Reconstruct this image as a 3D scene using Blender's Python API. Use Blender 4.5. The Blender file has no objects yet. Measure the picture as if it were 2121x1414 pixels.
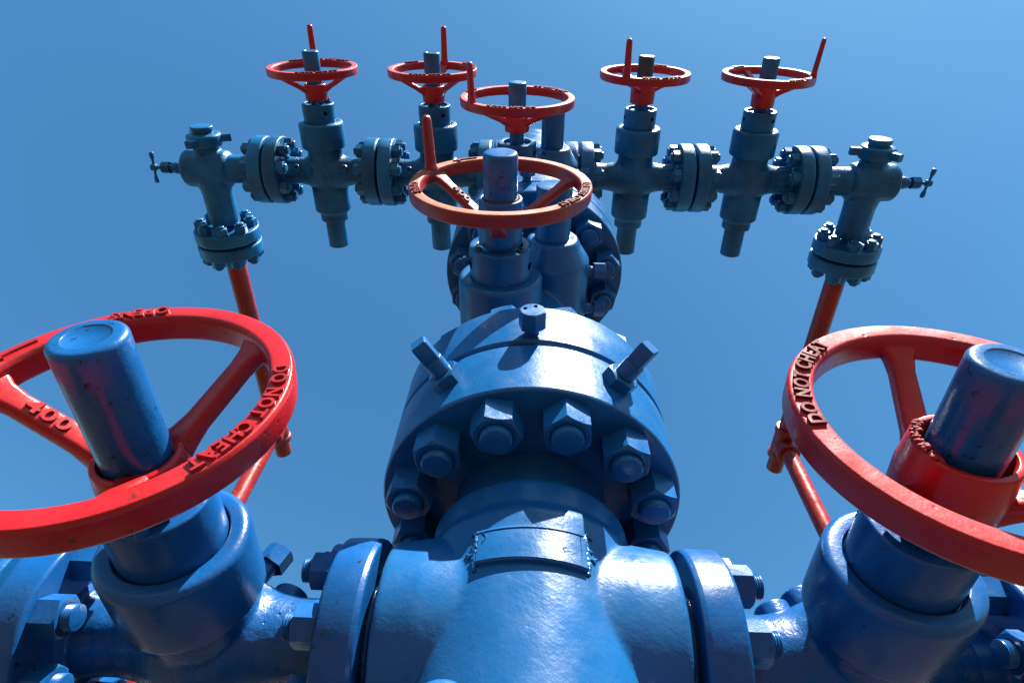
import bpy, bmesh, math, random
from mathutils import Matrix, Vector

random.seed(7)
SC = bpy.context.scene
COL = SC.collection
PI = math.pi
rad = math.radians

# ------------------------------------------------------------------ helpers
AX = {  # maps the canonical +Z axis of a lathe to a world axis
    'z': Matrix.Identity(4),
    '-z': Matrix.Rotation(PI, 4, 'X'),
    '-y': Matrix.Rotation(PI / 2, 4, 'X'),
    'y': Matrix.Rotation(-PI / 2, 4, 'X'),
    'x': Matrix.Rotation(PI / 2, 4, 'Y'),
    '-x': Matrix.Rotation(-PI / 2, 4, 'Y'),
}


def at(x, y, z, ax='z', spin=0.0):
    return Matrix.Translation((x, y, z)) @ AX[ax] @ Matrix.Rotation(spin, 4, 'Z')


def fillet(pts, closed=False, n=4):
    """pts: (r, z, fillet radius) -> list of (r, z)"""
    out = []
    N = len(pts)
    for i, p in enumerate(pts):
        r, z = p[0], p[1]
        f = p[2] if len(p) > 2 else 0
        if f <= 0 or (not closed and i in (0, N - 1)):
            out.append((r, z))
            continue
        a = Vector(pts[(i - 1) % N][:2])
        b = Vector((r, z))
        c = Vector(pts[(i + 1) % N][:2])
        u, v = (a - b), (c - b)
        lu, lv = u.length, v.length
        u.normalize(); v.normalize()
        ang = math.acos(max(-1, min(1, u.dot(v))))
        if ang > PI - 0.02:
            out.append((r, z)); continue
        d = min(f / math.tan(ang / 2), lu * 0.49, lv * 0.49)
        rr = d * math.tan(ang / 2)
        bis = (u + v).normalized()
        cen = b + bis * (rr / math.sin(ang / 2))
        p0, p1 = b + u * d - cen, b + v * d - cen
        tot = p0.angle_signed(p1)
        for k in range(n + 1):
            t = tot * k / n
            q = Vector((p0.x * math.cos(-t) - p0.y * math.sin(-t), p0.x * math.sin(-t) + p0.y * math.cos(-t)))
            out.append((cen.x + q.x, cen.y + q.y))
    return out


def lathe(bm, prof, M, seg=64, closed=False, n=4):
    """revolve (r, z[, fillet]) round the canonical z axis, then place by M"""
    pr = fillet(prof, closed, n)
    rings = []
    for r, z in pr:
        if r < 1e-6:
            rings.append([bm.verts.new(M @ Vector((0, 0, z)))])
        else:
            rings.append([bm.verts.new(M @ Vector((r * math.cos(2 * PI * k / seg), r * math.sin(2 * PI * k / seg), z)))
                          for k in range(seg)])
    m = len(rings)
    for i in range(m if closed else m - 1):
        A, B = rings[i], rings[(i + 1) % m]
        if len(A) == 1 and len(B) == 1:
            continue
        for k in range(seg):
            k2 = (k + 1) % seg
            if len(A) == 1:
                bm.faces.new((A[0], B[k], B[k2]))
            elif len(B) == 1:
                bm.faces.new((A[k], A[k2], B[0]))
            else:
                bm.faces.new((A[k], A[k2], B[k2], B[k]))


def solid(r, z0, z1, f=0.0, f0=None):
    f0 = f if f0 is None else f0
    return [(0, z0), (r, z0, f0), (r, z1, f), (0, z1)]


def hexnut(bm, af, h, M, stud=None, stud_h=0.0, sub=6, thread=False):
    """hexagonal nut (across flats af) with chamfered corners; base on z=0; optional stud end"""
    a = af / 2
    nseg = 6 * sub
    rc = a * 0.97
    low, top, cap = [], [], []
    for k in range(nseg):
        phi = 2 * PI * k / nseg
        loc = ((phi + PI / 6) % (PI / 3)) - PI / 6
        rho = a / math.cos(loc)
        c, s = math.cos(phi), math.sin(phi)
        hh = h - max(0, rho - rc) * 0.62
        low.append(bm.verts.new(M @ Vector((rho * c, rho * s, 0))))
        top.append(bm.verts.new(M @ Vector((rho * c, rho * s, hh))))
        cap.append(bm.verts.new(M @ Vector((rc * c, rc * s, h))))
    sr = stud * 1.08 if stud else 0
    if stud:
        inn = [bm.verts.new(M @ Vector((sr * math.cos(2 * PI * k / nseg), sr * math.sin(2 * PI * k / nseg), h))) for k in range(nseg)]
        inl = [bm.verts.new(M @ Vector((sr * .98 * math.cos(2 * PI * k / nseg), sr * .98 * math.sin(2 * PI * k / nseg), h - af * .06))) for k in range(nseg)]
    for k in range(nseg):
        k2 = (k + 1) % nseg
        bm.faces.new((low[k], low[k2], top[k2], top[k]))
        bm.faces.new((top[k], top[k2], cap[k2], cap[k]))
        if stud:
            bm.faces.new((cap[k], cap[k2], inn[k2], inn[k]))
            bm.faces.new((inn[k], inn[k2], inl[k2], inl[k]))
    if stud:
        bm.faces.new(inl)
        pr = [(stud, h - af * .1)]
        if thread:
            z = h + stud_h * .1
            while z < h + stud_h * .62:
                pr += [(stud, z), (stud * .93, z + .0012), (stud, z + .0024)]; z += .0025
        lathe(bm, pr + [(stud, h + stud_h, stud * .22), (0, h + stud_h)], M, nseg, n=3)
    else:
        bm.faces.new(cap)


def loft(bm, secs, cap=True):
    """secs: list of rings (lists of Vectors) of equal length"""
    rings = [[bm.verts.new(v) for v in s] for s in secs]
    n = len(rings[0])
    for A, B in zip(rings, rings[1:]):
        for k in range(n):
            k2 = (k + 1) % n
            bm.faces.new((A[k], A[k2], B[k2], B[k]))
    if cap:
        bm.faces.new(rings[0][::-1]); bm.faces.new(rings[-1])


def rrect(c, u, v, w, h, f=0.3, n=4):
    """rounded rectangle ring; centre c, axes u, v, full sizes w, h"""
    out = []
    rr = min(w, h) * f
    for sx, sy, a0 in ((1, 1, 0), (-1, 1, 90), (-1, -1, 180), (1, -1, 270)):
        for k in range(n):
            a = rad(a0 + 90 * k / (n - 1))
            out.append(c + u * (sx * (w / 2 - rr) + rr * math.cos(a)) + v * (sy * (h / 2 - rr) + rr * math.sin(a)))
    return out


def finish(bm, name, sharp=32):
    bmesh.ops.recalc_face_normals(bm, faces=bm.faces)
    me = bpy.data.meshes.new(name)
    bm.to_mesh(me); bm.free()
    me.polygons.foreach_set('use_smooth', [True] * len(me.polygons))
    if sharp:
        me.set_sharp_from_angle(angle=rad(sharp))
    return me


def mesh(name, fn, mat, sharp=32):
    bm = bmesh.new()
    fn(bm)
    me = finish(bm, name, sharp)
    for m in (mat if isinstance(mat, (list, tuple)) else [mat]):
        me.materials.append(m)
    return me


def cast(name, fn, mat, voxel=0.003, iters=8):
    """a cast body: overlapping solids fused by voxel remesh and smoothed so that the joints get fillets"""
    bm = bmesh.new(); fn(bm)
    bmesh.ops.recalc_face_normals(bm, faces=bm.faces)
    me = bpy.data.meshes.new(name + '_raw'); bm.to_mesh(me); bm.free()
    ob = bpy.data.objects.new(name + '_raw', me); COL.objects.link(ob)
    r = ob.modifiers.new('r', 'REMESH'); r.mode = 'VOXEL'; r.voxel_size = voxel; r.adaptivity = 0
    s = ob.modifiers.new('s', 'SMOOTH'); s.factor = 0.5; s.iterations = iters
    dg = bpy.context.evaluated_depsgraph_get()
    out = bpy.data.meshes.new_from_object(ob.evaluated_get(dg), depsgraph=dg)
    out.name = name
    bpy.data.objects.remove(ob); bpy.data.meshes.remove(me)
    out.polygons.foreach_set('use_smooth', [True] * len(out.polygons))
    out.materials.clear(); out.materials.append(mat)
    return out


def thing(name, label, cat, loc=(0, 0, 0), group=None):
    o = bpy.data.objects.new(name, None); COL.objects.link(o)
    o.empty_display_size = 0.05
    o.location = loc; o['label'] = label; o['category'] = cat
    if group: o['group'] = group
    return o


def part(name, me, parent, loc=(0, 0, 0), rot=(0, 0, 0), label=None, mw=None):
    o = bpy.data.objects.new(name, me); COL.objects.link(o)
    o.parent = parent
    if mw is not None:
        o.matrix_local = mw
    else:
        o.location = loc; o.rotation_euler = rot
    if label: o['label'] = label
    return o


# ------------------------------------------------------------------ materials
def nodes(name):
    m = bpy.data.materials.new(name); m.use_nodes = True
    nt = m.node_tree
    b = nt.nodes['Principled BSDF']
    return m, nt, b


def N(nt, t, **k):
    n = nt.nodes.new(t)
    for a, v in k.items():
        if a.startswith('i_'):
            n.inputs[a[2:].replace('_', ' ')].default_value = v
        else:
            setattr(n, a, v)
    return n


def ramp(nt, pos, cols):
    r = nt.nodes.new('ShaderNodeValToRGB')
    e = r.color_ramp.elements
    e[0].position, e[-1].position = pos[0], pos[-1]
    e[0].color, e[-1].color = cols[0], cols[-1]
    for p, c in zip(pos[1:-1], cols[1:-1]):
        x = e.new(p); x.color = c
    return r


def c4(c): return (c[0], c[1], c[2], 1)


def paint(name, base, vary=0.25, rough=0.3, bump=0.25, bscale=260.0, chips=0.0, chipcol=(0.05, 0.03, 0.02), coat=0.08,
          stain=None, stain_amt=0.0, pit=0.0, brush=0.0, wear=0.0, wearcol=(.05, .02, .015), spec=.33):
    m, nt, b = nodes(name)
    L = nt.links.new
    tc = N(nt, 'ShaderNodeTexCoord')
    oi = N(nt, 'ShaderNodeObjectInfo')
    off = N(nt, 'ShaderNodeVectorMath', operation='MULTIPLY_ADD')
    L(oi.outputs['Random'], off.inputs[0]); off.inputs[1].default_value = (7.3, 3.1, 5.7); L(tc.outputs['Object'], off.inputs[2])
    v = off.outputs[0]
    n1 = N(nt, 'ShaderNodeTexNoise', i_Scale=9.0, i_Detail=6.0, i_Roughness=0.6); L(v, n1.inputs['Vector'])
    dk = tuple(x * (1 - vary) for x in base); lt = tuple(min(1, x * (1 + vary)) for x in base)
    r1 = ramp(nt, (0.32, 0.68), (c4(dk), c4(lt))); L(n1.outputs['Fac'], r1.inputs['Fac'])
    col = r1.outputs['Color']
    if stain:
        n4 = N(nt, 'ShaderNodeTexNoise', i_Scale=16.0, i_Detail=8.0, i_Roughness=0.7); L(v, n4.inputs['Vector'])
        r4 = ramp(nt, (0.58, 0.74), ((0, 0, 0, 1), (stain_amt,) * 3 + (1,))); L(n4.outputs['Fac'], r4.inputs['Fac'])
        mx = N(nt, 'ShaderNodeMix', data_type='RGBA'); L(r4.outputs['Color'], mx.inputs[0]); L(col, mx.inputs[6])
        mx.inputs[7].default_value = c4(stain); col = mx.outputs[2]
    if chips > 0:
        n2 = N(nt, 'ShaderNodeTexNoise', i_Scale=70.0, i_Detail=5.0, i_Roughness=0.75); L(v, n2.inputs['Vector'])
        r2 = ramp(nt, (0.735 - chips * .1, 0.75 - chips * .1), ((0, 0, 0, 1), (1, 1, 1, 1))); L(n2.outputs['Fac'], r2.inputs['Fac'])
        mx = N(nt, 'ShaderNodeMix', data_type='RGBA'); L(r2.outputs['Color'], mx.inputs[0]); L(col, mx.inputs[6])
        mx.inputs[7].default_value = c4(chipcol); col = mx.outputs[2]
    if wear > 0:
        bv = N(nt, 'ShaderNodeBevel', samples=4); bv.inputs['Radius'].default_value = 0.0028
        ge = N(nt, 'ShaderNodeNewGeometry')
        dt = N(nt, 'ShaderNodeVectorMath', operation='DOT_PRODUCT'); L(bv.outputs[0], dt.inputs[0]); L(ge.outputs['Normal'], dt.inputs[1])
        n5 = N(nt, 'ShaderNodeTexNoise', i_Scale=55.0, i_Detail=6.0, i_Roughness=0.7); L(v, n5.inputs['Vector'])
        iv = N(nt, 'ShaderNodeMath', operation='SUBTRACT'); iv.inputs[0].default_value = 1.0; L(dt.outputs['Value'], iv.inputs[1])
        ml = N(nt, 'ShaderNodeMath', operation='MULTIPLY_ADD'); L(iv.outputs[0], ml.inputs[0]); ml.inputs[1].default_value = 2.2 * wear; L(n5.outputs['Fac'], ml.inputs[2])
        r5 = ramp(nt, (.70, .76), ((0, 0, 0, 1), (1, 1, 1, 1))); L(ml.outputs[0], r5.inputs['Fac'])
        mx = N(nt, 'ShaderNodeMix', data_type='RGBA'); L(r5.outputs['Color'], mx.inputs[0]); L(col, mx.inputs[6])
        mx.inputs[7].default_value = c4(wearcol); col = mx.outputs[2]
    L(col, b.inputs['Base Color'])
    n3 = N(nt, 'ShaderNodeTexNoise', i_Scale=35.0, i_Detail=4.0); L(v, n3.inputs['Vector'])
    rr = N(nt, 'ShaderNodeMapRange'); L(n3.outputs['Fac'], rr.inputs[0])
    rr.inputs[1].default_value = .3; rr.inputs[2].default_value = .7
    rr.inputs[3].default_value = rough * 0.75; rr.inputs[4].default_value = rough * 1.35
    L(rr.outputs[0], b.inputs['Roughness'])
    # brushed and orange-peel paint relief
    nb = N(nt, 'ShaderNodeTexNoise', i_Scale=bscale, i_Detail=3.0, i_Roughness=0.6); L(v, nb.inputs['Vector'])
    nb2 = N(nt, 'ShaderNodeTexNoise', i_Scale=bscale * 0.16, i_Detail=2.0); L(v, nb2.inputs['Vector'])
    ad = N(nt, 'ShaderNodeMath', operation='MULTIPLY_ADD'); L(nb2.outputs['Fac'], ad.inputs[0]); ad.inputs[1].default_value = 2.0; L(nb.outputs['Fac'], ad.inputs[2])
    h = ad.outputs[0]
    if pit > 0:
        vo = N(nt, 'ShaderNodeTexVoronoi', i_Scale=60.0); L(v, vo.inputs['Vector'])
        pr = N(nt, 'ShaderNodeMapRange'); L(vo.outputs['Distance'], pr.inputs[0]); pr.inputs[1].default_value = 0.02; pr.inputs[2].default_value = 0.13
        pr.inputs[3].default_value = -pit * 4; pr.inputs[4].default_value = 0
        ad2 = N(nt, 'ShaderNodeMath', operation='ADD'); L(h, ad2.inputs[0]); L(pr.outputs[0], ad2.inputs[1]); h = ad2.outputs[0]
    if brush > 0:
        mp = N(nt, 'ShaderNodeMapping'); L(v, mp.inputs['Vector'])
        mp.inputs['Rotation'].default_value = (0, rad(-32), rad(15))
        mp2 = N(nt, 'ShaderNodeMapping'); L(mp.outputs[0], mp2.inputs['Vector']); mp2.inputs['Scale'].default_value = (26, 70, 330)
        nb3 = N(nt, 'ShaderNodeTexNoise', i_Scale=1.0, i_Detail=3.0, i_Distortion=.6); L(mp2.outputs[0], nb3.inputs['Vector'])
        ad3 = N(nt, 'ShaderNodeMath', operation='MULTIPLY_ADD'); L(nb3.outputs['Fac'], ad3.inputs[0]); ad3.inputs[1].default_value = brush; L(h, ad3.inputs[2]); h = ad3.outputs[0]
    bp = N(nt, 'ShaderNodeBump', i_Strength=bump, i_Distance=0.0012); L(h, bp.inputs['Height'])
    L(bp.outputs[0], b.inputs['Normal'])
    b.inputs['Coat Weight'].default_value = coat
    b.inputs['Coat Roughness'].default_value = 0.12
    b.inputs['IOR'].default_value = 1.45
    b.inputs['Specular IOR Level'].default_value = spec
    return m


BLUE = (0.0036, 0.064, 0.182)
TEAL = (0.0040, 0.080, 0.190)
M_BLUE = paint('blue_gloss_paint', BLUE, .20, .30, .24, 240, chips=.75, chipcol=(.002, .012, .04), brush=.35, wear=.55, wearcol=(.012, .09, .20))
M_DEEP = paint('deep_cobalt_gloss_paint', (0.0030, 0.051, 0.168), .26, .29, .26, 220, chips=.8, chipcol=(.002, .006, .02), brush=.35, wear=.6, wearcol=(.01, .07, .18), stain=(.03, .055, .10), stain_amt=.35)
M_STEM = paint('chipped_blue_stem_paint', (0.003, 0.052, 0.160), .28, .27, .30, 160, chips=1.25, chipcol=(.0015, .003, .010), brush=.3, stain=(.02, .05, .07), stain_amt=.5)
M_CAST = paint('blue_paint_on_rough_casting', (0.0030, 0.051, 0.168), .26, .30, .9, 130, chips=.5, chipcol=(.01, .02, .05), pit=.3)
M_BODY = paint('blue_brushed_paint_on_cross', (0.0055, 0.062, 0.172), .18, .30, .34, 150, chips=.05, chipcol=(.004, .01, .03), pit=.10, brush=.30)
M_TEAL = paint('weathered_blue_paint', TEAL, .38, .32, .40, 220, chips=.5, chipcol=(.05, .028, .02), stain=(.07, .045, .04), stain_amt=.6, spec=.26, coat=.05)
M_TCAST = paint('weathered_blue_paint_on_casting', TEAL, .4, .34, .95, 150, chips=.6, chipcol=(.05, .028, .02), stain=(.07, .045, .04), stain_amt=.55, spec=.26, coat=.05)
M_RED = paint('red_gloss_paint', (0.300, 0.0060, 0.0066), .14, .33, .26, 200, chips=.95, chipcol=(.06, .010, .008), wear=.8, wearcol=(.06, .012, .01), pit=.25)
M_REDF = paint('sun_faded_red_paint', (0.300, 0.015, 0.018), .14, .58, .40, 240, chips=.7, chipcol=(.04, .012, .01), coat=0, spec=.2, pit=.5, stain=(.20, .13, .08), stain_amt=.35, wear=.6)
M_TAN = paint('bleached_tan_red_paint', (0.23, 0.070, 0.038), .3, .65, .4, 300, chips=.6, chipcol=(.08, .03, .02), coat=0, spec=.2, stain=(.25, .03, .02), stain_amt=.7)
M_ORED = paint('worn_orange_red_paint', (0.22, 0.008, 0.004), .2, .4, .3, 240, chips=.2, coat=.1, stain=(.02, .05, .10), stain_amt=.75)
M_PIPE = paint('rusty_red_pipe_paint', (0.19, 0.008, 0.003), .32, .34, .3, 200, chips=.85, chipcol=(.30, .25, .16))
M_RUST = paint('rusty_thread', (0.10, 0.035, 0.02), .4, .7, .8, 400, coat=0)
M_LETTER = paint('letter_shade_red_paint', (0.11, 0.005, 0.006), .2, .6, .3, 300, chips=.5, coat=0, spec=.12)  # shading of the cast letters is put into this darker red
M_CRUMB = paint('crumbled_red_sealant', (0.20, 0.012, 0.014), .5, .8, .5, 400, coat=0)
M_STEEL = paint('dull_grey_steel', (0.012, 0.034, 0.055), .4, .35, .3, 300, chips=.2, coat=0)
M_HOLE = paint('dark_bore', (0.002, 0.003, 0.006), .1, .9, .1, 200, coat=0)
M_HOLE.node_tree.nodes['Principled BSDF'].inputs['Specular IOR Level'].default_value = 0


def ground_mat():
    m, nt, b = nodes('sandy_gravel')
    L = nt.links.new
    tc = N(nt, 'ShaderNodeTexCoord')
    n1 = N(nt, 'ShaderNodeTexNoise', i_Scale=1.3, i_Detail=8.0); L(tc.outputs['Object'], n1.inputs['Vector'])
    n2 = N(nt, 'ShaderNodeTexVoronoi', i_Scale=38.0); L(tc.outputs['Object'], n2.inputs['Vector'])
    r = ramp(nt, (.3, .7), ((.045, .034, .025, 1), (.080, .062, .047, 1))); L(n1.outputs['Fac'], r.inputs['Fac'])
    mx = N(nt, 'ShaderNodeMix', data_type='RGBA', blend_type='MULTIPLY'); mx.inputs[0].default_value = .6
    L(r.outputs['Color'], mx.inputs[6]); L(n2.outputs['Color'], mx.inputs[7]); L(mx.outputs[2], b.inputs['Base Color'])
    bp = N(nt, 'ShaderNodeBump', i_Strength=.8, i_Distance=.02); L(n2.outputs['Distance'], bp.inputs['Height']); L(bp.outputs[0], b.inputs['Normal'])
    b.inputs['Roughness'].default_value = .95
    return m


# ------------------------------------------------------------------ shared meshes
_cache = {}


def nut_mesh(af, h, stud, sh, mat, thread=False):
    k = ('nut', af, h, stud, sh, mat.name, thread)
    if k not in _cache:
        _cache[k] = mesh('nut', lambda bm: hexnut(bm, af, h, Matrix.Identity(4), stud, sh, 6, thread), mat, 24)
    return _cache[k]


def bolt_circle(parent, n, R, phase, M, me, jitter=True):
    """n nuts round the local z axis of M, as children of parent"""
    for k in range(n):
        a = 2 * PI * k / n + phase
        sp = random.uniform(0, PI / 3) if jitter else a
        part('nut', me, parent, mw=M @ Matrix.Translation((R * math.cos(a), R * math.sin(a), 0)) @ Matrix.Rotation(sp, 4, 'Z') @ Matrix.Diagonal((1, 1, random.uniform(.97, 1.05), 1)))


def flange_prof(R, z0, z1, bore, f=0.004):
    return [(bore, z0), (R, z0, f), (R, z1, f), (bore, z1)]


# ------------------------------------------------------------------ handwheel
def text_mesh(bm, s, size, place, depth=0.0017, width=1.0):
    cu = bpy.data.curves.new('t', 'FONT'); cu.body = s; cu.size = size; cu.align_x = 'CENTER'; cu.align_y = 'CENTER'
    cu.extrude = depth; cu.resolution_u = 3; cu.offset = size * 0.028; cu.space_character = 1.12
    ob = bpy.data.objects.new('t', cu); COL.objects.link(ob)
    dg = bpy.context.evaluated_depsgraph_get()
    me = bpy.data.meshes.new_from_object(ob.evaluated_get(dg), depsgraph=dg)
    bpy.data.objects.remove(ob); bpy.data.curves.remove(cu)
    n0 = len(bm.verts)
    bm.from_mesh(me); bpy.data.meshes.remove(me)
    bm.verts.ensure_lookup_table()
    for v in bm.verts[n0:]:
        v.co = place(v.co.x * width, v.co.y, v.co.z)


def handwheel(parent, centre, R, rim_w, rim_d, t_hub0, t_hub1, hub_r, spokes, mats, texts=(), handle=None, spoke_text=None,
              hub_mat=None, spoke_w=0.023, spoke_y0=None, name='handwheel', faded_front=False):
    """wheel in the local xz plane, front face on local y=0 towards -y; t_hub: distance of hub ends behind the front (positive = +y)"""
    m_rim, m_face = mats
    ch = 0.004
    Ri = R - rim_w

    def rim(bm):
        lathe(bm, [(Ri, -rim_d, ch), (R - .001, -rim_d, ch), (R, -.004, ch * .9), (R - .002, 0, ch * .5), (Ri + .002, 0, ch), (Ri, -.006, .003)],
              AX['-y'], 128, closed=True, n=3)
    me = mesh('handwheel_rim', rim, [m_rim, m_face], 40)
    if faded_front:
        for p in me.polygons:
            if p.normal.y < -0.55: p.material_index = 1
    w = part(name, me, parent, loc=centre)
    e_y = Vector((0, 1, 0))
    yh = (t_hub0 + t_hub1) / 2

    for th in spokes:
        def sp(bm, th=th):
            d = Vector((math.cos(rad(th)), 0, math.sin(rad(th))))
            u = Vector((-math.sin(rad(th)), 0, math.cos(rad(th))))
            r0, r1 = hub_r * .80, Ri + rim_w * .35
            y0, y1 = (t_hub0 + (t_hub1 - t_hub0) * .42) if spoke_y0 is None else spoke_y0, rim_d * .58
            secs = []
            for s, wk, hk in ((0, 1.45, 1.5), (.12, 1.2, 1.2), (.25, 1.0, 1.0), (.75, .92, .95), (.88, 1.12, 1.0), (.95, 1.5, 1.0), (1, 1.9, 1.0)):
                r = r0 + (r1 - r0) * s; y = y0 + (y1 - y0) * s
                ax = (d * (r1 - r0) + e_y * (y1 - y0)).normalized()
                nrm = ax.cross(u).normalized()
                secs.append(rrect(d * r + e_y * y, u, nrm, spoke_w * wk, rim_d * .62 * hk, .32))
            loft(bm, secs)
        part('spoke', mesh('spoke', sp, m_rim, 40), w)

    def hub(bm):
        lathe(bm, [(hub_r * .5, -t_hub1), (hub_r * 1.0, -t_hub1, .003), (hub_r * 1.04, -(t_hub0 * .5 + t_hub1 * .5), .01), (hub_r * .98, -t_hub0, .003), (hub_r * .83, -t_hub0, .001), (hub_r * .81, -t_hub0 - .022), (hub_r * .5, -t_hub0 - .022), (hub_r * .5, -t_hub1)],
              AX['-y'], 64)
        a = rad(spokes[0] + 55)
    part('hub', mesh('hub', hub, hub_mat or m_rim, 40), w)
    for txt in texts:
        def tx(bm, txt=txt):
            rm = (R + Ri) / 2
            s, th0, inward, size = txt
            if s == '->':
                # cast arrow: a bar that widens into a head, along the rim
                secs = []
                for da, ww in ((-9, .0026), (-4, .0026), (0, .0026), (4.6, .0026), (5, .0075), (7.5, .0040), (10, .0006)):
                    a = rad(th0 + da)
                    dr = Vector((math.cos(a), 0, math.sin(a)))
                    secs.append([dr * (rm - ww) + e_y * .001, dr * (rm + ww) + e_y * .001, dr * (rm + ww * .8) - e_y * .0022, dr * (rm - ww * .8) - e_y * .0022])
                loft(bm, secs)
                return

            def place(x, y, z):
                sgn = 1 if inward else -1
                a = rad(th0) + sgn * x / rm
                r = rm - sgn * y
                return Vector((r * math.cos(a), -.0010 - z, r * math.sin(a)))
            text_mesh(bm, s, size * 1.06, place, .0019, .90)
        nm = 'cast_arrow' if txt[0] == '->' else 'cast_lettering'
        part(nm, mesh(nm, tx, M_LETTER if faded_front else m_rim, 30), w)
    if spoke_text:
        s, th, size, flip = spoke_text
        def st(bm):
            d = Vector((math.cos(rad(th)), 0, math.sin(rad(th))))
            r0, r1 = hub_r * .80, Ri + rim_w * .35
            y0, y1 = (t_hub0 + (t_hub1 - t_hub0) * .42) if spoke_y0 is None else spoke_y0, rim_d * .58
            ax = (d * (r1 - r0) + e_y * (y1 - y0)).normalized()
            u = Vector((-math.sin(rad(th)), 0, math.cos(rad(th))))
            nrm = ax.cross(u).normalized()
            if nrm.y > 0: nrm = -nrm
            c = d * (r0 + (r1 - r0) * .52) + e_y * (y0 + (y1 - y0) * .52) + nrm * (rim_d * .31)
            xd = -ax if flip else ax
            yd = -u if flip else u
            # keep the writing right-handed as seen from the front
            if xd.cross(yd).dot(nrm) < 0: yd = -yd
            text_mesh(bm, s, size, lambda x, y, z: c + xd * x * 1.35 + yd * y + nrm * (.0008 + z))
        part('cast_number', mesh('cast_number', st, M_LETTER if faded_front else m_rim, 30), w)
    if handle:
        th, length, hw, lean = handle

        def hd(bm):
            d = Vector((math.cos(rad(th)), 0, math.sin(rad(th))))
            u = Vector((-math.sin(rad(th)), 0, math.cos(rad(th))))
            rm = (R + Ri) / 2
            secs = []
            for s, k in ((-.12, 1.35), (0, 1.35), (.05, 1.12), (.12, 1.02), (.5, .95), (.9, .87), (.96, .78), (.985, .58), (1.0, .25)):
                c = d * (rm + lean * s) - e_y * (length * s)
                secs.append(rrect(c, d, u, hw * .72 * k, hw * k, .45))
            loft(bm, secs)
        part('crank_handle', mesh('crank_handle', hd, m_rim, 40), w)
    return w


# ------------------------------------------------------------------ two-inch gate valve
def valve_body(bm):
    lathe(bm, solid(.055, -.135, .125, .004), AX['-y'], 64)                       # along the stem, bonnet end at -y
    lathe(bm, solid(.060, -.04, .04), AX['-y'] @ Matrix.Translation((0, 0, -.09)), 64)
    lathe(bm, solid(.0425, -.178, .178), AX['x'], 64)
    for s in ('x', '-x'):
        lathe(bm, [(0, 0), (.066, .0), (.060, .035), (.047, .066), (.0425, .09), (0, .09)], AX[s], 64)
    lathe(bm, [(0, -.16), (.046, -.16), (.046, -.12), (.058, -.105), (0, -.105)], AX['-y'], 64)


VALVES = []


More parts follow.
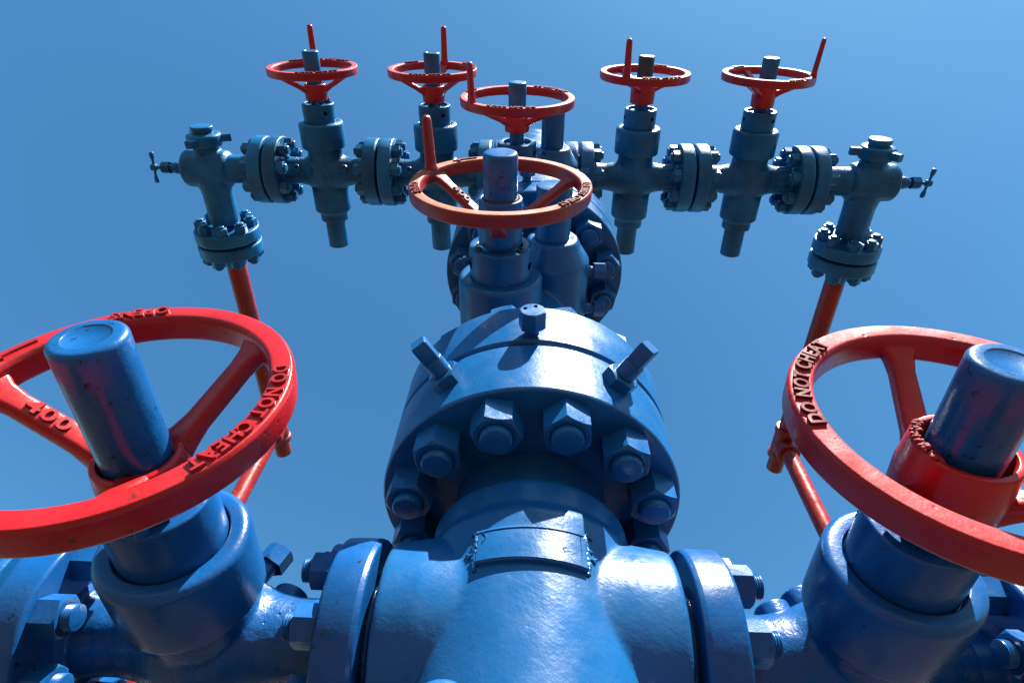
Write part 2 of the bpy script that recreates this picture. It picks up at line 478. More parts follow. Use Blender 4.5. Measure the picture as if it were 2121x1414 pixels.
def gate_valve(name, label, loc, group, wheel, mats, hi=False, stem_r=.0245, stem_tip=.3655, ports=False, pins=(rad(-50), rad(70), rad(190)),
               stem_mat=None, plugs=()):
    m_smooth, m_cast = mats
    t = thing(name, label, 'valve', loc, group)
    key = ('vb', hi, m_cast.name)
    if key not in _cache:
        _cache[key] = cast('valve_body', valve_body, m_cast, .0026 if hi else .0036, 9 if hi else 6)
    part('valve_body', _cache[key], t)

    # tail: balance stem housing on the far side
    key = ('tail', m_smooth.name)
    if key not in _cache:
        _cache[key] = mesh('tail_housing', lambda bm: (
            lathe(bm, [(0, .12), (.046, .12, .002), (.046, .166, .003), (0, .166)], AX['y'], 48),
            lathe(bm, [(0, .16), (.0335, .16), (.0335, .262, .002), (.029, .265, .001), (.029, .255), (0, .255)], AX['y'], 48)), m_smooth)
    part('tail_housing', _cache[key], t)

    key = ('collar', m_smooth.name)
    if key not in _cache:
        _cache[key] = mesh('bonnet_nut', lambda bm: lathe(bm, [(0, .080), (.0690, .080, .004), (.0695, .120), (.0695, .160, .019), (.0515, .161, .002), (.0508, .148), (0, .148)], AX['-y'], 96, n=6), m_smooth)
    part('bonnet_nut', _cache[key], t)

    key = ('bonnet', m_smooth.name)
    if key not in _cache:
        _cache[key] = mesh('bonnet', lambda bm: (
            lathe(bm, [(0, .150), (.0495, .150), (.0495, .216, .003), (.040, .2165, .001), (.038, .209), (0, .209)], AX['-y'], 96),
            lathe(bm, solid(.0205, .2, .245), AX['-y'], 32)), m_smooth)
    bo = part('bonnet', _cache[key], t)
    key = ('pinhole',)
    if key not in _cache:
        _cache[key] = mesh('pin_hole', lambda bm: (lathe(bm, [(0, .0011), (.0058, .0011), (.0058, -.003), (0, -.003)], AX['z'], 20)), M_HOLE)
    for a in pins:
        part('pin_hole', _cache[key], bo, mw=AX['-y'] @ Matrix.Rotation(a, 4, 'Z') @ Matrix.Translation((.0488, 0, .192)) @ AX['x'])
    # grub screws and grease nipple on the bonnet end
    def nip(bm):
        hexnut(bm, .011, .008, Matrix.Identity(4), .0035, .006, 3)
    if ('nip',) not in _cache:
        _cache[('nip',)] = mesh('grease_nipple', nip, m_smooth, 30)
    for a in (rad(60), rad(-75)):
        part('grease_nipple', _cache[('nip',)], bo, mw=AX['-y'] @ Matrix.Rotation(a, 4, 'Z') @ Matrix.Translation((.044, 0, .215)))

    key = ('stem', stem_r, stem_tip, (stem_mat or m_smooth).name)
    if key not in _cache:
        _cache[key] = mesh('stem_cover', lambda bm: (
            lathe(bm, [(0, .24), (stem_r, .24), (stem_r, stem_tip, stem_r * .42), (stem_r * .62, stem_tip + .0002, .001), (stem_r * .58, stem_tip - .0008), (0, stem_tip - .0008)], AX['-y'], 64, n=7)), stem_mat or m_smooth, 45)
    part('stem_cover', _cache[key], t)

    # end flanges, each with its eight nuts on the body side
    key = ('fl2', m_smooth.name)
    if key not in _cache:
        _cache[key] = mesh('end_flange', lambda bm: (
            lathe(bm, [(0, -.0), (.070, -.0, .002), (.070, -.004), (.106, -.004, .003), (.108, -.010, .002), (.108, -.046, .005), (.052, -.046), (0, -.046)], AX['z'], 96),
            lathe(bm, [(.0425, -.075), (.045, -.052, .006), (.056, -.044)], AX['z'], 48)), m_smooth)
    nm = nut_mesh(.037, .024, .0125, .010 if hi else .007, m_smooth, hi)
    for ax, s in (('x', 1), ('-x', -1)):
        f = part('end_flange', _cache[key], t, mw=at(s * .1836, 0, 0, ax))
        bolt_circle(f, 8, .0825, PI / 8, Matrix.Translation((0, 0, -.046)) @ AX['-z'], nm)

    if ports:
        for (pos, dr, r, h, hexed) in ports:
            q = Matrix.Translation(pos) @ Vector(dr).to_track_quat('Z', 'Y').to_matrix().to_4x4()
            if hexed:
                part('body_plug', nut_mesh(r * 2, h, r * .45, .003, m_smooth), t, mw=q)
            else:
                k = ('port', r, h)
                if k not in _cache:
                    _cache[k] = mesh('test_port', lambda bm: lathe(bm, [(0, -.012), (r * 1.5, -.012), (r * 1.15, h * .6, .003), (r, h, .002), (r * .55, h), (r * .5, h * .2), (0, h * .2)], Matrix.Identity(4), 28), m_smooth)
                part('test_port', _cache[k], t, mw=q)
    for pk in plugs:
        kind, M = pk
        if kind == 'hex':
            def hx(bm):
                lathe(bm, solid(.010, -.02, .012), Matrix.Identity(4), 24)
                hexnut(bm, .031, .024, Matrix.Translation((0, 0, .010)), None, 0)
            part('hex_plug', mesh('hex_plug', hx, m_smooth, 28), t, mw=M)
        else:
            part('round_boss', mesh('round_boss', lambda bm: lathe(bm, solid(.021, -.02, .013, .004), Matrix.Identity(4), 40), m_cast), t, mw=M)
    wheel(t)
    VALVES.append(t)
    return t


# ------------------------------------------------------------------ layout (metres; z = 0 is the underside of the big middle flange)
H = 1.4305           # height of the wing arms
A1, A2 = 0.321, 0.688
HC = -0.200          # height of the lower outlets
B = 0.342
GROUND_Z = -1.60

# ------------------------------------------------------------------ lower flow cross
def cross_body(bm):
    lathe(bm, solid(.128, -.37, -.10, .02), AX['z'], 96)
    lathe(bm, [(0, -.15), (.1205, -.15), (.1205, -.066, .004), (.100, -.064), (.100, .01), (0, .01)], AX['z'], 96)
    lathe(bm, [(0, -.152), (.104, -.152, .004), (.110, -.110, .01), (.110, .110, .01), (.104, .152, .004), (0, .152)], Matrix.Translation((0, 0, HC)) @ AX['x'], 96)
    for sx in (-1, 1):   # forged shoulders between the neck and the side outlets
        secs = []
        for x, zz, hy in ((.02, -.115, .085), (.10, -.108, .085), (.146, -.112, .075)):
            c = Vector((sx * x, 0, zz - .045))
            secs.append(rrect(c, Vector((0, 1, 0)), Vector((0, 0, 1)), hy * 2, .09, .35))
        loft(bm, secs)


cross = thing('flow_cross', 'large blue cross with a blank welded nameplate, between the two big red handwheels', 'fitting', (0, 0, 0))
part('cross_body', cast('cross_body', cross_body, M_BODY, .0026, 12), cross)


def neckflange(bm):
    lathe(bm, [(.05, .0), (.197, .0, .003), (.199, .004, .003), (.199, .0945, .003), (.194, .0960), (.05, .0960)], AX['z'], 160)
mf = part('main_flange', mesh('main_flange', neckflange, M_BLUE), cross)
big = nut_mesh(.0550, .036, .0195, .010, M_BLUE)
bolt_circle(mf, 12, .1605, rad(-90 + 15.7), AX['-z'] , big)


def lock_screw(bm):
    lathe(bm, solid(.0135, -.01, .040, .002), Matrix.Identity(4), 32)
    secs = []
    for z, w in ((.034, .019), (.040, .0215), (.066, .0215), (.069, .0195)):
        secs.append(rrect(Vector((0, 0, z)), Vector((1, 0, 0)), Vector((0, 1, 0)), w, w, .10))
    loft(bm, secs)
ls = mesh('lock_screw', lock_screw, M_BLUE, 30)
gn = mesh('gland_nut', lambda bm: hexnut(bm, .040, .018, Matrix.Identity(4), None), M_BLUE, 28)
for az, sp in ((-33.5, .3), (32.0, .9)):
    M = Matrix.Rotation(rad(az - 90), 4, 'Z') @ Matrix.Translation((.1965, 0, .057)) @ AX['x'] @ Matrix.Rotation(sp, 4, 'Z')
    o = part('lock_screw', ls, mf, mw=M)
    part('gland_nut', gn, mf, mw=M)


# curved nameplate welded to the front of the cross
def plate(bm):
    R0 = .1245
    za, zb = -.187, -.143
    na = 24
    amax = rad(25)
    def P(a, r, z): return Vector((r * math.sin(a), -r * math.cos(a), z))
    secs = []
    for k in range(na + 1):
        a = -amax + 2 * amax * k / na
        z0 = za - .004 * (k / na); z1 = zb
        secs.append([P(a, R0, z0), P(a, R0 + .008, z0 + .001), P(a, R0 + .0098, z0 + .003), P(a, R0 + .0078, z0 + .005), P(a, R0 + .0068, z1 - .0062), P(a, R0 + .0030, z1 - .0054), P(a, R0 + .0030, z1 - .0042), P(a, R0 + .0066, z1 - .0034), P(a, R0 + .0056, z1 - .0004), P(a, R0, z1)])
    loft(bm, secs)
npl = part('nameplate', mesh('nameplate', plate, M_BODY, 40), cross)


def weld(bm, side):
    rnd = random.Random(5 + side)
    def P(a, r, z): return Vector((r * math.sin(a), -r * math.cos(a), z))
    for k in range(150):     # lumpy weld bead
        z = -.191 + .049 * k / 149 + rnd.uniform(-.001, .001)
        a = side * (rad(25.6) + abs(rnd.gauss(0, .014)))
        c = P(a, .1255 + rnd.uniform(-.001, .0045), z)
        bmesh.ops.create_icosphere(bm, subdivisions=1, radius=rnd.uniform(.0016, .0027), matrix=Matrix.Translation(c))
    for z0, a0, tw in ((-.150, 26.5, 1), (-.164, 28.2, -1), (-.178, 27.2, 1)):     # scroll ends
        for k in range(26):
            th = tw * (.6 + 4.6 * k / 25); rr = .0075 * (1 - .72 * k / 25)
            c = P(side * (rad(a0) + rr * math.cos(th) / .1245), .1290, z0 + rr * math.sin(th))
            bmesh.ops.create_icosphere(bm, subdivisions=1, radius=.0017, matrix=Matrix.Translation(c))
for sd in (-1, 1):
    part('weld_bead', cast('weld_bead', lambda bm: weld(bm, sd), M_BODY, .0009, 4), npl)


def plate_marks(bm):
    R0 = .1316
    def P(a, r, z): return Vector((r * math.sin(a), -r * math.cos(a), z))
    def tube(pts, w=.0009):
        loft(bm, [[P(a, R0 + w * dy, z + w * dz) for dy, dz in ((1, 0), (0, 1), (-1, 0), (0, -1))] for a, z in pts])
    tube([(rad(22.4), -.150 - .0335 * k / 10) for k in range(11)])
    tube([(rad(20 - 3.0 * math.sin(PI * k / 12)), -.171 - .014 * k / 12) for k in range(13)])
    tube([(rad(17.5), -.1715), (rad(14.5), -.1735), (rad(13.6), -.1690), (rad(15.5), -.168)])
    tube([(rad(-23 + 2.0 * math.sin(PI * k / 10)), -.148 - .014 * k / 10) for k in range(11)])
part('plate_moulding', mesh('plate_moulding', plate_marks, M_BODY, 40), npl)


def botflange(bm):
    lathe(bm, [(.05, -.386), (.135, -.386, .01), (.150, -.388), (.195, -.388, .004), (.197, -.392, .003), (.197, -.442, .004), (.05, -.442)], AX['z'], 128)
bf = part('bottom_flange', mesh('bottom_flange', botflange, M_BLUE), cross)
bolt_circle(bf, 12, .1625, rad(-90 - 15), Matrix.Translation((0, 0, -.388)), big)
part('round_boss', mesh('round_boss', lambda bm: lathe(bm, solid(.026, .10, .176, .006), AX['-y'], 48), M_BODY), cross, loc=(-.066, 0, -.355))

# ------------------------------------------------------------------ wellhead below
wh = thing('casing_head', 'blue flanged casing head standing on the ground below the flow cross', 'wellhead', (0, 0, GROUND_Z))


def casing(bm):
    z = GROUND_Z
    lathe(bm, [(0, -.446 - z), (.197, -.446 - z, .004), (.197, -.530 - z, .004), (.150, -.531 - z, .01), (.135, -.60 - z, .02), (.135, -.85 - z, .02), (.20, -.9 - z, .01), (.235, -.93 - z, .004), (.235, -1.05 - z, .004), (.17, -1.06 - z, .01), (.16, -.02), (0, -.02)], AX['z'], 96)
part('spool', mesh('spool', casing, M_BLUE), wh)
hf = mesh('base_plate', lambda bm: lathe(bm, solid(.30, -.02, .02, .004), AX['z'], 64), M_BLUE)
part('base_plate', hf, wh)
nmz = nut_mesh(.0565, .036, .0195, .010, M_BLUE)
bolt_circle(wh, 12, .1625, rad(-75), Matrix.Translation((0, 0, -.5312 - GROUND_Z)) @ AX['-z'], nmz)

# ------------------------------------------------------------------ lower gate valves
def wheel_L(t):
    handwheel(t, (0, -.333, 0), .1407, .0215, .027, .066, .106, .0375, (50, 170, 290), (M_RED, M_RED),
              texts=(('OPENS', 109, True, .0165), ('->', 156, True, 0), ('DO NOT CHEAT', -10, False, .0165)), spoke_text=('400', 170, .018, True), spoke_y0=.078)
def wheel_R(t):
    handwheel(t, (0, -.333, 0), .1407, .0215, .027, .028, .094, .0415, (90, -30, 210), (M_RED, M_REDF), faded_front=True, spoke_y0=.078,
              texts=(('DO NOT CHEAT', 158, False, .0165), ('OPENS', -85, True, .0165), ('->', 30, True, 0)))


def crumbs(bm):
    rnd = random.Random(3)
    for k in range(80):
        a = rnd.uniform(rad(125), rad(215)); r = rnd.uniform(.0335, .0395); q = rnd.uniform(.001, .0028)
        bmesh.ops.create_icosphere(bm, subdivisions=1, radius=q, matrix=Matrix.Translation((r * math.cos(a), -.3055 - rnd.uniform(-.001, .0015), r * math.sin(a))) @ Matrix.Diagonal((rnd.uniform(.7, 1.6), rnd.uniform(.6, 1.2), 1, 1)))
plugsL = (('hex', Matrix.Translation((.024, .0, .082)) @ Matrix.Rotation(rad(18), 4, 'Y')),
          ('boss', Matrix.Translation((.060, .012, .052)) @ Matrix.Rotation(rad(10), 4, 'Y')))
plugsR = (('boss', Matrix.Translation((-.026, .004, .070)) @ Matrix.Rotation(rad(-14), 4, 'Y')),
          ('boss', Matrix.Translation((-.060, .008, .053)) @ Matrix.Rotation(rad(-8), 4, 'Y')))
GL = 'gate valves on the lower outlets'
gate_valve('gate_valve', 'blue gate valve with the big bright red handwheel at lower left', (-B, 0, HC), GL, wheel_L,
           (M_DEEP, M_CAST), True, .0285, .386, stem_mat=M_STEM, plugs=plugsL, pins=(rad(60), rad(180)))
gate_valve('gate_valve', 'blue gate valve with the big faded pinkish handwheel cut off by the right edge', (B, 0, HC), GL, wheel_R,
           (M_DEEP, M_CAST), True, .0285, .386, stem_mat=M_STEM, plugs=plugsR, pins=(rad(20), rad(140)))
part('crumbling_sealant', mesh('crumbling_sealant', crumbs, M_CRUMB, 0), VALVES[-1])


def blind(bm):
    lathe(bm, [(0, .001), (.070, .001), (.070, .004), (.106, .004, .003), (.108, .010, .002), (.108, .05, .005), (0, .05)], AX['z'], 96)
bl = mesh('flange_disc', blind, M_BLUE)
for s, lab in ((-1, 'blue blind flange on the outer end of the lower left valve'), (1, 'blue blind flange on the outer end of the lower right valve')):
    b_ = thing('blind_flange', lab, 'flange', (s * (B + .1836), 0, HC), 'blind flanges on the lower valves')
    f = part('flange_disc', bl, b_, mw=at(0, 0, 0, 'x' if s > 0 else '-x'))
    bolt_circle(f, 8, .0825, PI / 8, Matrix.Translation((0, 0, .05)), nut_mesh(.037, .024, .0125, .007, M_BLUE))

# ------------------------------------------------------------------ master valve (double block) above the main flange
MV0, MV1, MVH, MVT = 0.1005, 0.690, 0.4606, 0.580


def master_body(bm):
    zc = MVH
    lathe(bm, solid(.062, .15, .60, .02), AX['z'], 96)
    lathe(bm, solid(.100, .60, .69, .02), AX['z'], 96)
    lathe(bm, solid(.078, -.10, -.01, .01), Matrix.Translation((-.06, 0, zc)) @ AX['-y'], 96)
    lathe(bm, [(0, -.1), (.0755, -.1), (.0765, .098, .01), (.057, .128, .02), (.050, .144, .004), (0, .144)], Matrix.Translation((.035, 0, MVT)) @ AX['-y'], 80)


mv = thing('master_valve', 'blue double valve with a bleached tan handwheel, above the big bolted flange', 'valve', (0, 0, 0), 'valves on the centre column')
part('valve_body', cast('valve_body', master_body, M_BLUE, .0032, 6), mv)


def mv_bot(bm):
    lathe(bm, [(.05, .1030), (.192, .1030), (.199, .1065, .002), (.199, .196, .004), (.05, .196)], AX['z'], 160)
mbf = part('bottom_flange', mesh('bottom_flange', mv_bot, M_BLUE), mv)
bolt_circle(mbf, 12, .1625, rad(-75), Matrix.Translation((0, 0, .196)), nut_mesh(.0550, .026, .0195, .007, M_BLUE))


def fit_hex(bm):
    lathe(bm, solid(.010, -.01, .014), Matrix.Identity(4), 24)
    hexnut(bm, .0320, .026, Matrix.Translation((0, 0, .012)), None)
fitm = mesh('test_fitting', fit_hex, M_BLUE, 28)
tf = part('test_fitting', fitm, mbf, mw=at(-.0045, -.1968, .124, '-y', .25))
fh = mesh('vent_hole', lambda bm: lathe(bm, [(0, .0385), (.0028, .0385), (.0028, .030), (0, .030)], Matrix.Identity(4), 16), M_HOLE)
for a in (.9, 2.6):
    part('vent_hole', fh, mbf, mw=at(-.0045, -.1968, .124, '-y', .25) @ Matrix.Translation((.010 * math.cos(a), .010 * math.sin(a), 0)))


def stamp(bm):
    def place(x, y, z):
        a = rad(-11.5) + x / .197
        r = .1968 + z
        return Vector((r * math.sin(a), -r * math.cos(a), .1175 + y))
    text_mesh(bm, 'R46', .011, place, .0006, 1.25)
part('stamped_marking', mesh('stamped_marking', stamp, M_BLUE, 30), mbf)


def mv_top(bm):
    lathe(bm, [(.05, .690), (.198, .690, .004), (.200, .694, .003), (.200, .7505, .003), (.198, .752), (.05, .752)], AX['z'], 160)
mtf = part('top_flange', mesh('top_flange', mv_top, M_BLUE), mv)
bolt_circle(mtf, 12, .1625, rad(-75), Matrix.Translation((0, 0, .690)) @ AX['-z'], big)


def bonnet_set(t, x, z, dims, mat, hole=True):
    (c0, c1, cr, b1, br) = dims
    part('bonnet_nut', mesh('bonnet_nut', lambda bm: lathe(bm, [(0, c0), (cr, c0, .004), (cr, c1, .014), (br * 1.02, c1 + .001), (br * 1.02, c1 - .008), (0, c1 - .008)], at(x, 0, z, '-y'), 96, n=6), mat), t)
    bo = part('bonnet', mesh('bonnet', lambda bm: lathe(bm, [(0, c1 - .02), (br, c1 - .02), (br, b1, .004), (br * .72, b1 + .0005, .001), (br * .68, b1 - .009), (0, b1 - .009)], at(x, 0, z, '-y'), 96), mat), t)
    hm = mesh('pin_hole', lambda bm: lathe(bm, [(0, .0006), (.0065, .0006), (.0065, -.004), (0, -.004)], Matrix.Identity(4), 20), M_HOLE)
    for a in (rad(200), rad(-20)):
        part('pin_hole', hm, bo, mw=at(x, 0, z, '-y') @ Matrix.Rotation(a, 4, 'Z') @ Matrix.Translation((br, 0, (c1 * .55 + b1 * .45))) @ AX['x'])
    return bo


bo = bonnet_set(mv, -.064, MVH, (-.060, .118, .0785, .178, .057), M_BLUE)
part('grease_nipple', mesh('grease_nipple', lambda bm: (lathe(bm, solid(.004, -.01, .012), Matrix.Identity(4), 16), hexnut(bm, .014, .007, Matrix.Translation((0, 0, .006)), .004, .008, 3)), M_BLUE, 30), bo,
     mw=at(-.064, 0, MVH, '-y') @ Matrix.Rotation(rad(190), 4, 'Z') @ Matrix.Translation((.056, 0, .150)) @ AX['x'])
sc = mesh('set_screw', lambda bm: lathe(bm, [(.008, -.004), (.008, .006, .002), (.004, .006), (.004, .001), (0, .001)], Matrix.Identity(4), 20), M_STEEL)
for a in (215, -35):
    part('set_screw', sc, bo, mw=at(-.064, 0, MVH, '-y') @ Matrix.Rotation(rad(a), 4, 'Z') @ Matrix.Translation((.047, 0, .176)))


def mv_stem(bm):
    lathe(bm, [(0, .2), (.0298, .2), (.0298, .345, .010), (.018, .3455, .001), (0, .3455)], at(-.064, 0, MVH, '-y'), 64, n=6)
part('stem_cover', mesh('stem_cover', mv_stem, M_STEM, 45), mv)
part('thread_ring', mesh('thread_ring', lambda bm: lathe(bm, [(.0300, .262), (.0318, .264), (.0312, .267), (.0298, .2675)], at(-.064, 0, MVH, '-y'), 48), M_RUST), mv)


def mv_tail(bm):
    lathe(bm, [(0, .12), (.0355, .12), (.0355, .251, .003), (0, .2515)], at(.034, 0, MVT, '-y'), 64)
part('tail_housing', mesh('tail_housing', mv_tail, M_BLUE), mv)


def bleed(bm):
    lathe(bm, [(0, -.03), (.014, -.03), (.011, .003), (.0085, .004), (.0085, .012), (0, .012)], Matrix.Identity(4), 28)
    hexnut(bm, .030, .023, Matrix.Translation((0, 0, .010)), None)
blm = mesh('bleed_plug', bleed, M_BLUE, 28)
part('bleed_plug', blm, mv, mw=at(.113, -.072, MVT, 'x', .2))
part('bleed_plug', blm, mv, mw=at(.118, .012, MVT - .01, 'x', .5))

handwheel(mv, (-.064, -.294, MVH), .158, .021, .024, .028, .112, .0395, (28, 148, 268), (M_ORED, M_TAN), faded_front=True,
          texts=(('DO NOT CHEAT', -24, False, .016), ('OPENS', -163, True, .016), ('->', 120, True, 0)), spoke_text=('400', 148, .018, True),
          handle=(152, .092, .0215, .004), hub_mat=M_BLUE, spoke_y0=.080)

# ------------------------------------------------------------------ upper valve block
UH, UT = 1.209, 1.27


def block_body(bm):
    lathe(bm, solid(.122, .78, 1.56, .02), AX['z'], 96)
    lathe(bm, solid(.080, -.125, .125, .01), Matrix.Translation((0, 0, H)) @ AX['x'], 80)
    lathe(bm, solid(.085, -.10, .045, .01), Matrix.Translation((-.04, 0, UH)) @ AX['-y'], 96)
    lathe(bm, [(0, -.1), (.0755, -.1), (.0755, .090, .01), (.056, .120, .02), (.049, .137, .004), (0, .137)], Matrix.Translation((.050, 0, UT)) @ AX['-y'], 80)


ub = thing('swab_valve', 'blue valve block with a red handwheel, topmost on the centre column', 'valve', (0, 0, 0), 'valves on the centre column')
part('valve_body', cast('valve_body', block_body, M_BLUE, .0036, 6), ub)


def ub_bot(bm):
    lathe(bm, [(.05, .7545), (.19, .7545), (.198, .756, .002), (.200, .760, .002), (.200, .838, .004), (.05, .838)], AX['z'], 160)
ubf = part('bottom_flange', mesh('bottom_flange', ub_bot, M_BLUE), ub)
bolt_circle(ubf, 12, .1625, rad(-75), Matrix.Translation((0, 0, .838)), big)
part('test_fitting', fitm, ubf, mw=at(-.021, -.198, .768, '-y', .25))
bonnet_set(ub, -.056, UH, (.02, .120, .072, .166, .0555), M_BLUE)


def ub_stem(bm):
    lathe(bm, [(0, .15), (.0205, .15), (.0205, .21), (0, .21)], at(-.056, 0, UH, '-y'), 48)
    lathe(bm, [(0, .2), (.0245, .2), (.0245, .325, .008), (.015, .3255, .001), (0, .3255)], at(-.056, 0, UH, '-y'), 64, n=5)
part('stem_cover', mesh('stem_cover', ub_stem, M_TEAL, 45), ub)
part('tail_housing', mesh('tail_housing', lambda bm: lathe(bm, [(0, .11), (.0333, .11), (.0333, .238, .003), (0, .2385)], at(.047, 0, UT, '-y'), 64), M_BLUE), ub)
part('bleed_plug', blm, ub, mw=at(.125, -.06, UT, 'x', .2))
handwheel(ub, (-.056, -.289, UH), .158, .021, .024, .052, .094, .034, (218, 338, 98), (M_RED, M_REDF), faded_front=True,
          texts=(('DO NOT CHEAT', -95, False, .016), ('DO NOT CHEAT', 48, False, .016), ('OPENS', 155, True, .016)), handle=(217, .098, .0215, .004))
nm2 = nut_mesh(.037, .024, .0125, .007, M_BLUE)
sfm = mesh('side_flange', lambda bm: (lathe(bm, [(0, -.001), (.070, -.001), (.070, -.004), (.106, -.004, .003), (.108, -.010, .002), (.108, -.046, .005), (0, -.046)], AX['z'], 96)), M_BLUE)
for s, ax in ((1, 'x'), (-1, '-x')):
    f = part('side_flange', sfm, ub, mw=at(s * .1374, 0, H, ax))
part('end_cap', mesh('end_cap', lambda bm: (lathe(bm, solid(.108, 1.552, 1.60, .004), AX['z'], 96), lathe(bm, solid(.06, 1.595, 1.66, .01), AX['z'], 64)), M_BLUE), ub)

# ------------------------------------------------------------------ wing valves
GW = 'gate valves on the upper arms'
def wing_wheel(hang, spokes, texts, hub0=.050, hub1=.098, hub_r=.0335, front=M_REDF, rim=M_RED):
    def w(t):
        handwheel(t, (0, -.323, 0), .135, .020, .023, hub0, hub1, hub_r, spokes, (rim, front), faded_front=True, texts=texts,
                  handle=(hang, .100, .020, .005), spoke_w=.020)
    return w


TX = ('DO NOT CHEAT', -67, False, .015), ('OPENS', 130, True, .015), ('DO NOT CHEAT', 75, False, .015)
dn = (0, -.45, -.89)
portsA = (((-.088, -.018, -.035), dn, .0105, .012, False), ((.068, -.020, -.037), dn, .0105, .012, False), ((-.040, -.012, -.046), (-.45, -.35, -.82), .0135, .016, True),
          ((.016, -.008, -.058), (.15, -.3, -.94), .019, .010, True), ((-.010, .088, -.053), (-.1, -.25, -.96), .014, .010, True))
SP = (M_TEAL, M_TCAST)
gate_valve('gate_valve', 'leftmost arm valve, red handwheel with its crank handle upright behind the stem', (-A2, 0, H), GW,
           wing_wheel(104, (108, 228, 348), TX), SP, ports=portsA)
gate_valve('gate_valve', 'left arm valve nearest the centre column, crank handle just right of its stem', (-A1, 0, H), GW,
           wing_wheel(80, (80, 200, 320), (('DO NOT CHEAT', -85, False, .015), ('OPENS', 130, True, .015), ('DO NOT CHEAT', 20, False, .015))), SP, ports=portsA)
gate_valve('gate_valve', 'right arm valve nearest the centre column, grey stem and long red hub', (A1, 0, H), GW,
           wing_wheel(237, (237, 357, 117), (('DO NOT CHEAT', -75, False, .015), ('OPENS', 60, True, .015)), hub0=.018, hub1=.092, hub_r=.036), SP, stem_r=.0235, stem_mat=M_STEEL)
gate_valve('gate_valve', 'rightmost arm valve, crank handle at the far right of its red rim', (A2, 0, H), GW,
           wing_wheel(-12, (-15, 105, 225), (('DO NOT CHEAT', -55, False, .015), ('OPENS', 120, True, .015)), hub0=.030, hub1=.098), SP)

# ------------------------------------------------------------------ end tees with hammer unions, needle valves and red pipes
XT = A2 + .1836 + .208


def tee_body(bm):
    lathe(bm, solid(.046, -.20, .06, .012), AX['x'], 64)
    lathe(bm, solid(.060, -.066, .085, .014), AX['x'], 64)
    lathe(bm, [(0, -.02), (.060, -.02), (.056, .04), (.049, .085), (.049, .19), (0, .19)], AX['y'], 64)
    lathe(bm, [(0, 0), (.056, 0), (.052, .052), (.040, .062), (.040, .10), (0, .10)], AX['-y'], 64)


teem = cast('tee_body', tee_body, M_TCAST, .0036, 6)


def union(bm):
    lathe(bm, [(0, .098), (.050, .098, .006), (.054, .112, .006), (.054, .138, .010), (.036, .142, .002), (0, .142)], AX['-y'], 64)
    for k in range(3):
        a = rad(20 + 120 * k)
        d = Vector((math.cos(a), 0, math.sin(a))); u = Vector((-math.sin(a), 0, math.cos(a)))
        loft(bm, [rrect(d * r + Vector((0, -.122, 0)), u, Vector((0, 1, 0)), .028 - (r - .045) * .2, .024, .2) for r in (.045, .055, .080, .083)])
unm = mesh('union_nut', union, M_TEAL)
capm = mesh('union_plug', lambda bm: (lathe(bm, [(0, .138), (.032, .138), (.032, .150, .001), (.035, .150), (.035, .163, .004), (0, .163)], AX['-y'], 48)), M_TEAL)
flm = mesh('run_flange', lambda bm: (lathe(bm, [(0, -.001), (.070, -.001), (.070, -.004), (.106, -.004, .003), (.108, -.010, .002), (.108, -.046, .005), (0, -.046)], AX['z'], 96)), M_TEAL)
nmt = nut_mesh(.037, .024, .0125, .007, M_TEAL)
nmt2 = nut_mesh(.037, .026, .0125, .008, M_TEAL)
YF = .2525   # meeting plane of the outlet flange pair


def needle(bm):
    lathe(bm, [(0, -.01), (.012, -.01), (.012, .012, .002), (.018, .014), (.020, .030, .006), (.018, .044), (.010, .048), (.010, .060), (0, .060)], AX['z'], 32)
    hexnut(bm, .034, .028, Matrix.Translation((0, 0, .056)), None)
    lathe(bm, solid(.0055, .08, .118, .001), AX['z'], 20)
ndm = mesh('needle_body', needle, M_TEAL, 30)
thm = mesh('tee_handle', lambda bm: (lathe(bm, [(0, -.050), (.007, -.050, .003), (.0075, -.036, .004), (.0042, -.022), (.0042, .022), (.0075, .036, .004), (.007, .050, .003), (0, .050)], Matrix.Translation((0, 0, .112)) @ Matrix.Rotation(PI / 2, 4, 'X') @ Matrix.Rotation(rad(8), 4, 'Y'), 24),
                                    lathe(bm, solid(.011, .103, .122, .003), AX['z'], 24)), M_HOLE if False else M_TEAL)

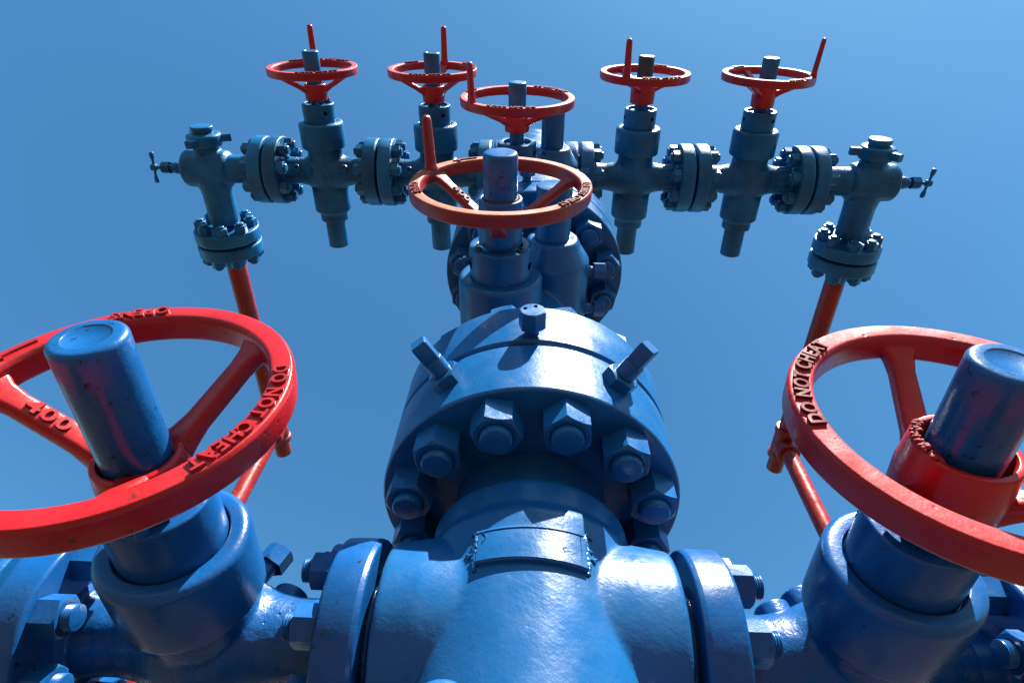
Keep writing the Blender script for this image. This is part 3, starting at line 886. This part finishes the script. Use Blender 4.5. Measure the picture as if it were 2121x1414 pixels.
for s in (-1, 1):
    side = 'left' if s < 0 else 'right'
    t = thing('pipe_tee', 'blue pipe tee capped by a winged nut, far %s end of the upper arms' % side, 'fitting', (s * XT, 0, H), 'pipe tees ending the upper arms')
    mir = Matrix.Identity(4) if s > 0 else Matrix.Rotation(PI, 4, 'Y')   # outer end points away from the column
    part('tee_body', teem, t, mw=mir)
    part('union_nut', unm, t, loc=(0, .024, 0), rot=(0, rad(0 if s < 0 else -38), 0))
    part('union_plug', capm, t, loc=(0, .024, 0))
    f = part('run_flange', flm, t, mw=at(-s * .208, 0, 0, '-x' if s > 0 else 'x'))
    bolt_circle(f, 8, .0825, PI / 8, Matrix.Translation((0, 0, -.046)) @ AX['-z'], nmt)
    f = part('outlet_flange', flm, t, mw=at(0, YF - .001, 0, 'y'))
    bolt_circle(f, 8, .0825, PI / 8 + .15 * s, Matrix.Translation((0, 0, -.046)) @ AX['-z'], nmt2)

    nv = thing('needle_valve', 'small needle valve with a T handle on the outer end of the %s pipe tee' % side, 'needle valve', (s * (XT + .083), 0, H), 'needle valves on the pipe tees')
    part('needle_body', ndm, nv, mw=AX['x' if s > 0 else '-x'] @ Matrix.Identity(4))
    part('tee_handle', thm, nv, mw=AX['x' if s > 0 else '-x'])

    p = thing('drain_pipe', 'red pipe running back from the %s pipe tee and down to the ground' % side, 'pipe', (s * XT, 0, H), 'red drain pipes')
    f = part('pipe_flange', flm, p, mw=at(0, YF + .001, 0, '-y'))
    bolt_circle(f, 8, .0825, PI / 8 + .15 * s, Matrix.Translation((0, 0, -.046)) @ AX['-z'], nmt2)
    YT = 1.12
    part('nipple', mesh('nipple', lambda bm: lathe(bm, [(0, .295), (.041, .295), (.040, .335, .006), (.035, .352), (0, .352)], AX['y'], 40), M_TEAL), p)
    part('pipe_run', mesh('pipe_run', lambda bm: lathe(bm, solid(.0335, .345, YT - .03), AX['y'], 40), M_PIPE), p)

    def ptee(bm):
        lathe(bm, [(0, YT - .085), (.044, YT - .085, .003), (.046, YT - .062), (.041, YT - .058), (.041, YT + .048), (.046, YT + .052), (.046, YT + .075, .003), (0, YT + .075)], AX['y'], 40)
        lathe(bm, [(0, 0), (.041, 0), (.041, .050), (.047, .054), (.047, .078, .003), (0, .078)], Matrix.Translation((0, YT, 0)) @ AX['-z'], 40)
    part('pipe_coupling', mesh('pipe_coupling', ptee, M_PIPE), p)
    part('pipe_stub', mesh('pipe_stub', lambda bm: lathe(bm, solid(.0335, YT + .06, YT + .15, .002), AX['y'], 40), M_PIPE), p)
    part('pipe_drop', mesh('pipe_drop', lambda bm: lathe(bm, solid(.0315, .07, H - GROUND_Z + .05), Matrix.Translation((0, YT, 0)) @ AX['-z'], 40), M_PIPE), p)

# ------------------------------------------------------------------ ground
gm = bpy.data.meshes.new('ground')
S = 600
gm.from_pydata([(-S, -S, GROUND_Z), (S, -S, GROUND_Z), (S, S, GROUND_Z), (-S, S, GROUND_Z)], [], [(0, 1, 2, 3)])
gm.materials.append(ground_mat())
g = bpy.data.objects.new('ground', gm); COL.objects.link(g); g['kind'] = 'structure'

# ------------------------------------------------------------------ light
SUN = Vector((.2875, -.46, .84)).normalized()
lamp = bpy.data.lights.new('sun', 'SUN'); lamp.energy = 5.0; lamp.angle = rad(.53); lamp.color = (1, .96, .90)
lo = bpy.data.objects.new('sun', lamp); COL.objects.link(lo)
lo.rotation_euler = SUN.to_track_quat('Z', 'Y').to_euler(); lo.location = SUN * 20

w = bpy.data.worlds.new('World'); SC.world = w; w.use_nodes = True
nt = w.node_tree
sky = nt.nodes.new('ShaderNodeTexSky'); sky.sky_type = 'NISHITA'; sky.sun_disc = False
sky.sun_elevation = math.asin(SUN.z); sky.sun_rotation = math.atan2(SUN.x, SUN.y)
sky.air_density = 1.0; sky.dust_density = 0.8; sky.ozone_density = 3.0
bg = nt.nodes['Background']; bg.inputs['Strength'].default_value = 0.050
hs = nt.nodes.new('ShaderNodeHueSaturation'); hs.inputs['Saturation'].default_value = 1.15
tint = nt.nodes.new('ShaderNodeMix'); tint.data_type = 'RGBA'; tint.blend_type = 'MULTIPLY'; tint.inputs[0].default_value = 1.0
tint.inputs[7].default_value = (.58, .95, .94, 1)
nt.links.new(sky.outputs[0], hs.inputs['Color']); nt.links.new(hs.outputs[0], tint.inputs[6]); nt.links.new(tint.outputs[2], bg.inputs['Color'])

# ------------------------------------------------------------------ camera
cam = bpy.data.cameras.new('camera'); co = bpy.data.objects.new('camera', cam); COL.objects.link(co)
cam.sensor_width = 36.0; cam.lens = 36.0 * 1280.6 / 2121.0; cam.clip_start = .01; cam.clip_end = 2000
pit, rol, yaw = 1.0009, 0.0666, -0.0467
cp, sp_, cy, sy = math.cos(pit), math.sin(pit), math.cos(yaw), math.sin(yaw)
fw = Vector((sy * cp, cy * cp, sp_)); rt = Vector((cy, -sy, 0)); up = rt.cross(fw)
r2 = rt * math.cos(rol) + up * math.sin(rol); u2 = up * math.cos(rol) - rt * math.sin(rol)
Mc = Matrix((( r2.x, u2.x, -fw.x, -.0099), (r2.y, u2.y, -fw.y, -.6365), (r2.z, u2.z, -fw.z, -.5825), (0, 0, 0, 1)))
co.matrix_world = Mc
SC.camera = co

SC.view_settings.view_transform = 'Standard'; SC.view_settings.look = 'None'
SC.view_settings.gamma = 1.0; SC.view_settings.exposure = 2.2
SC.cycles.max_bounces = 8
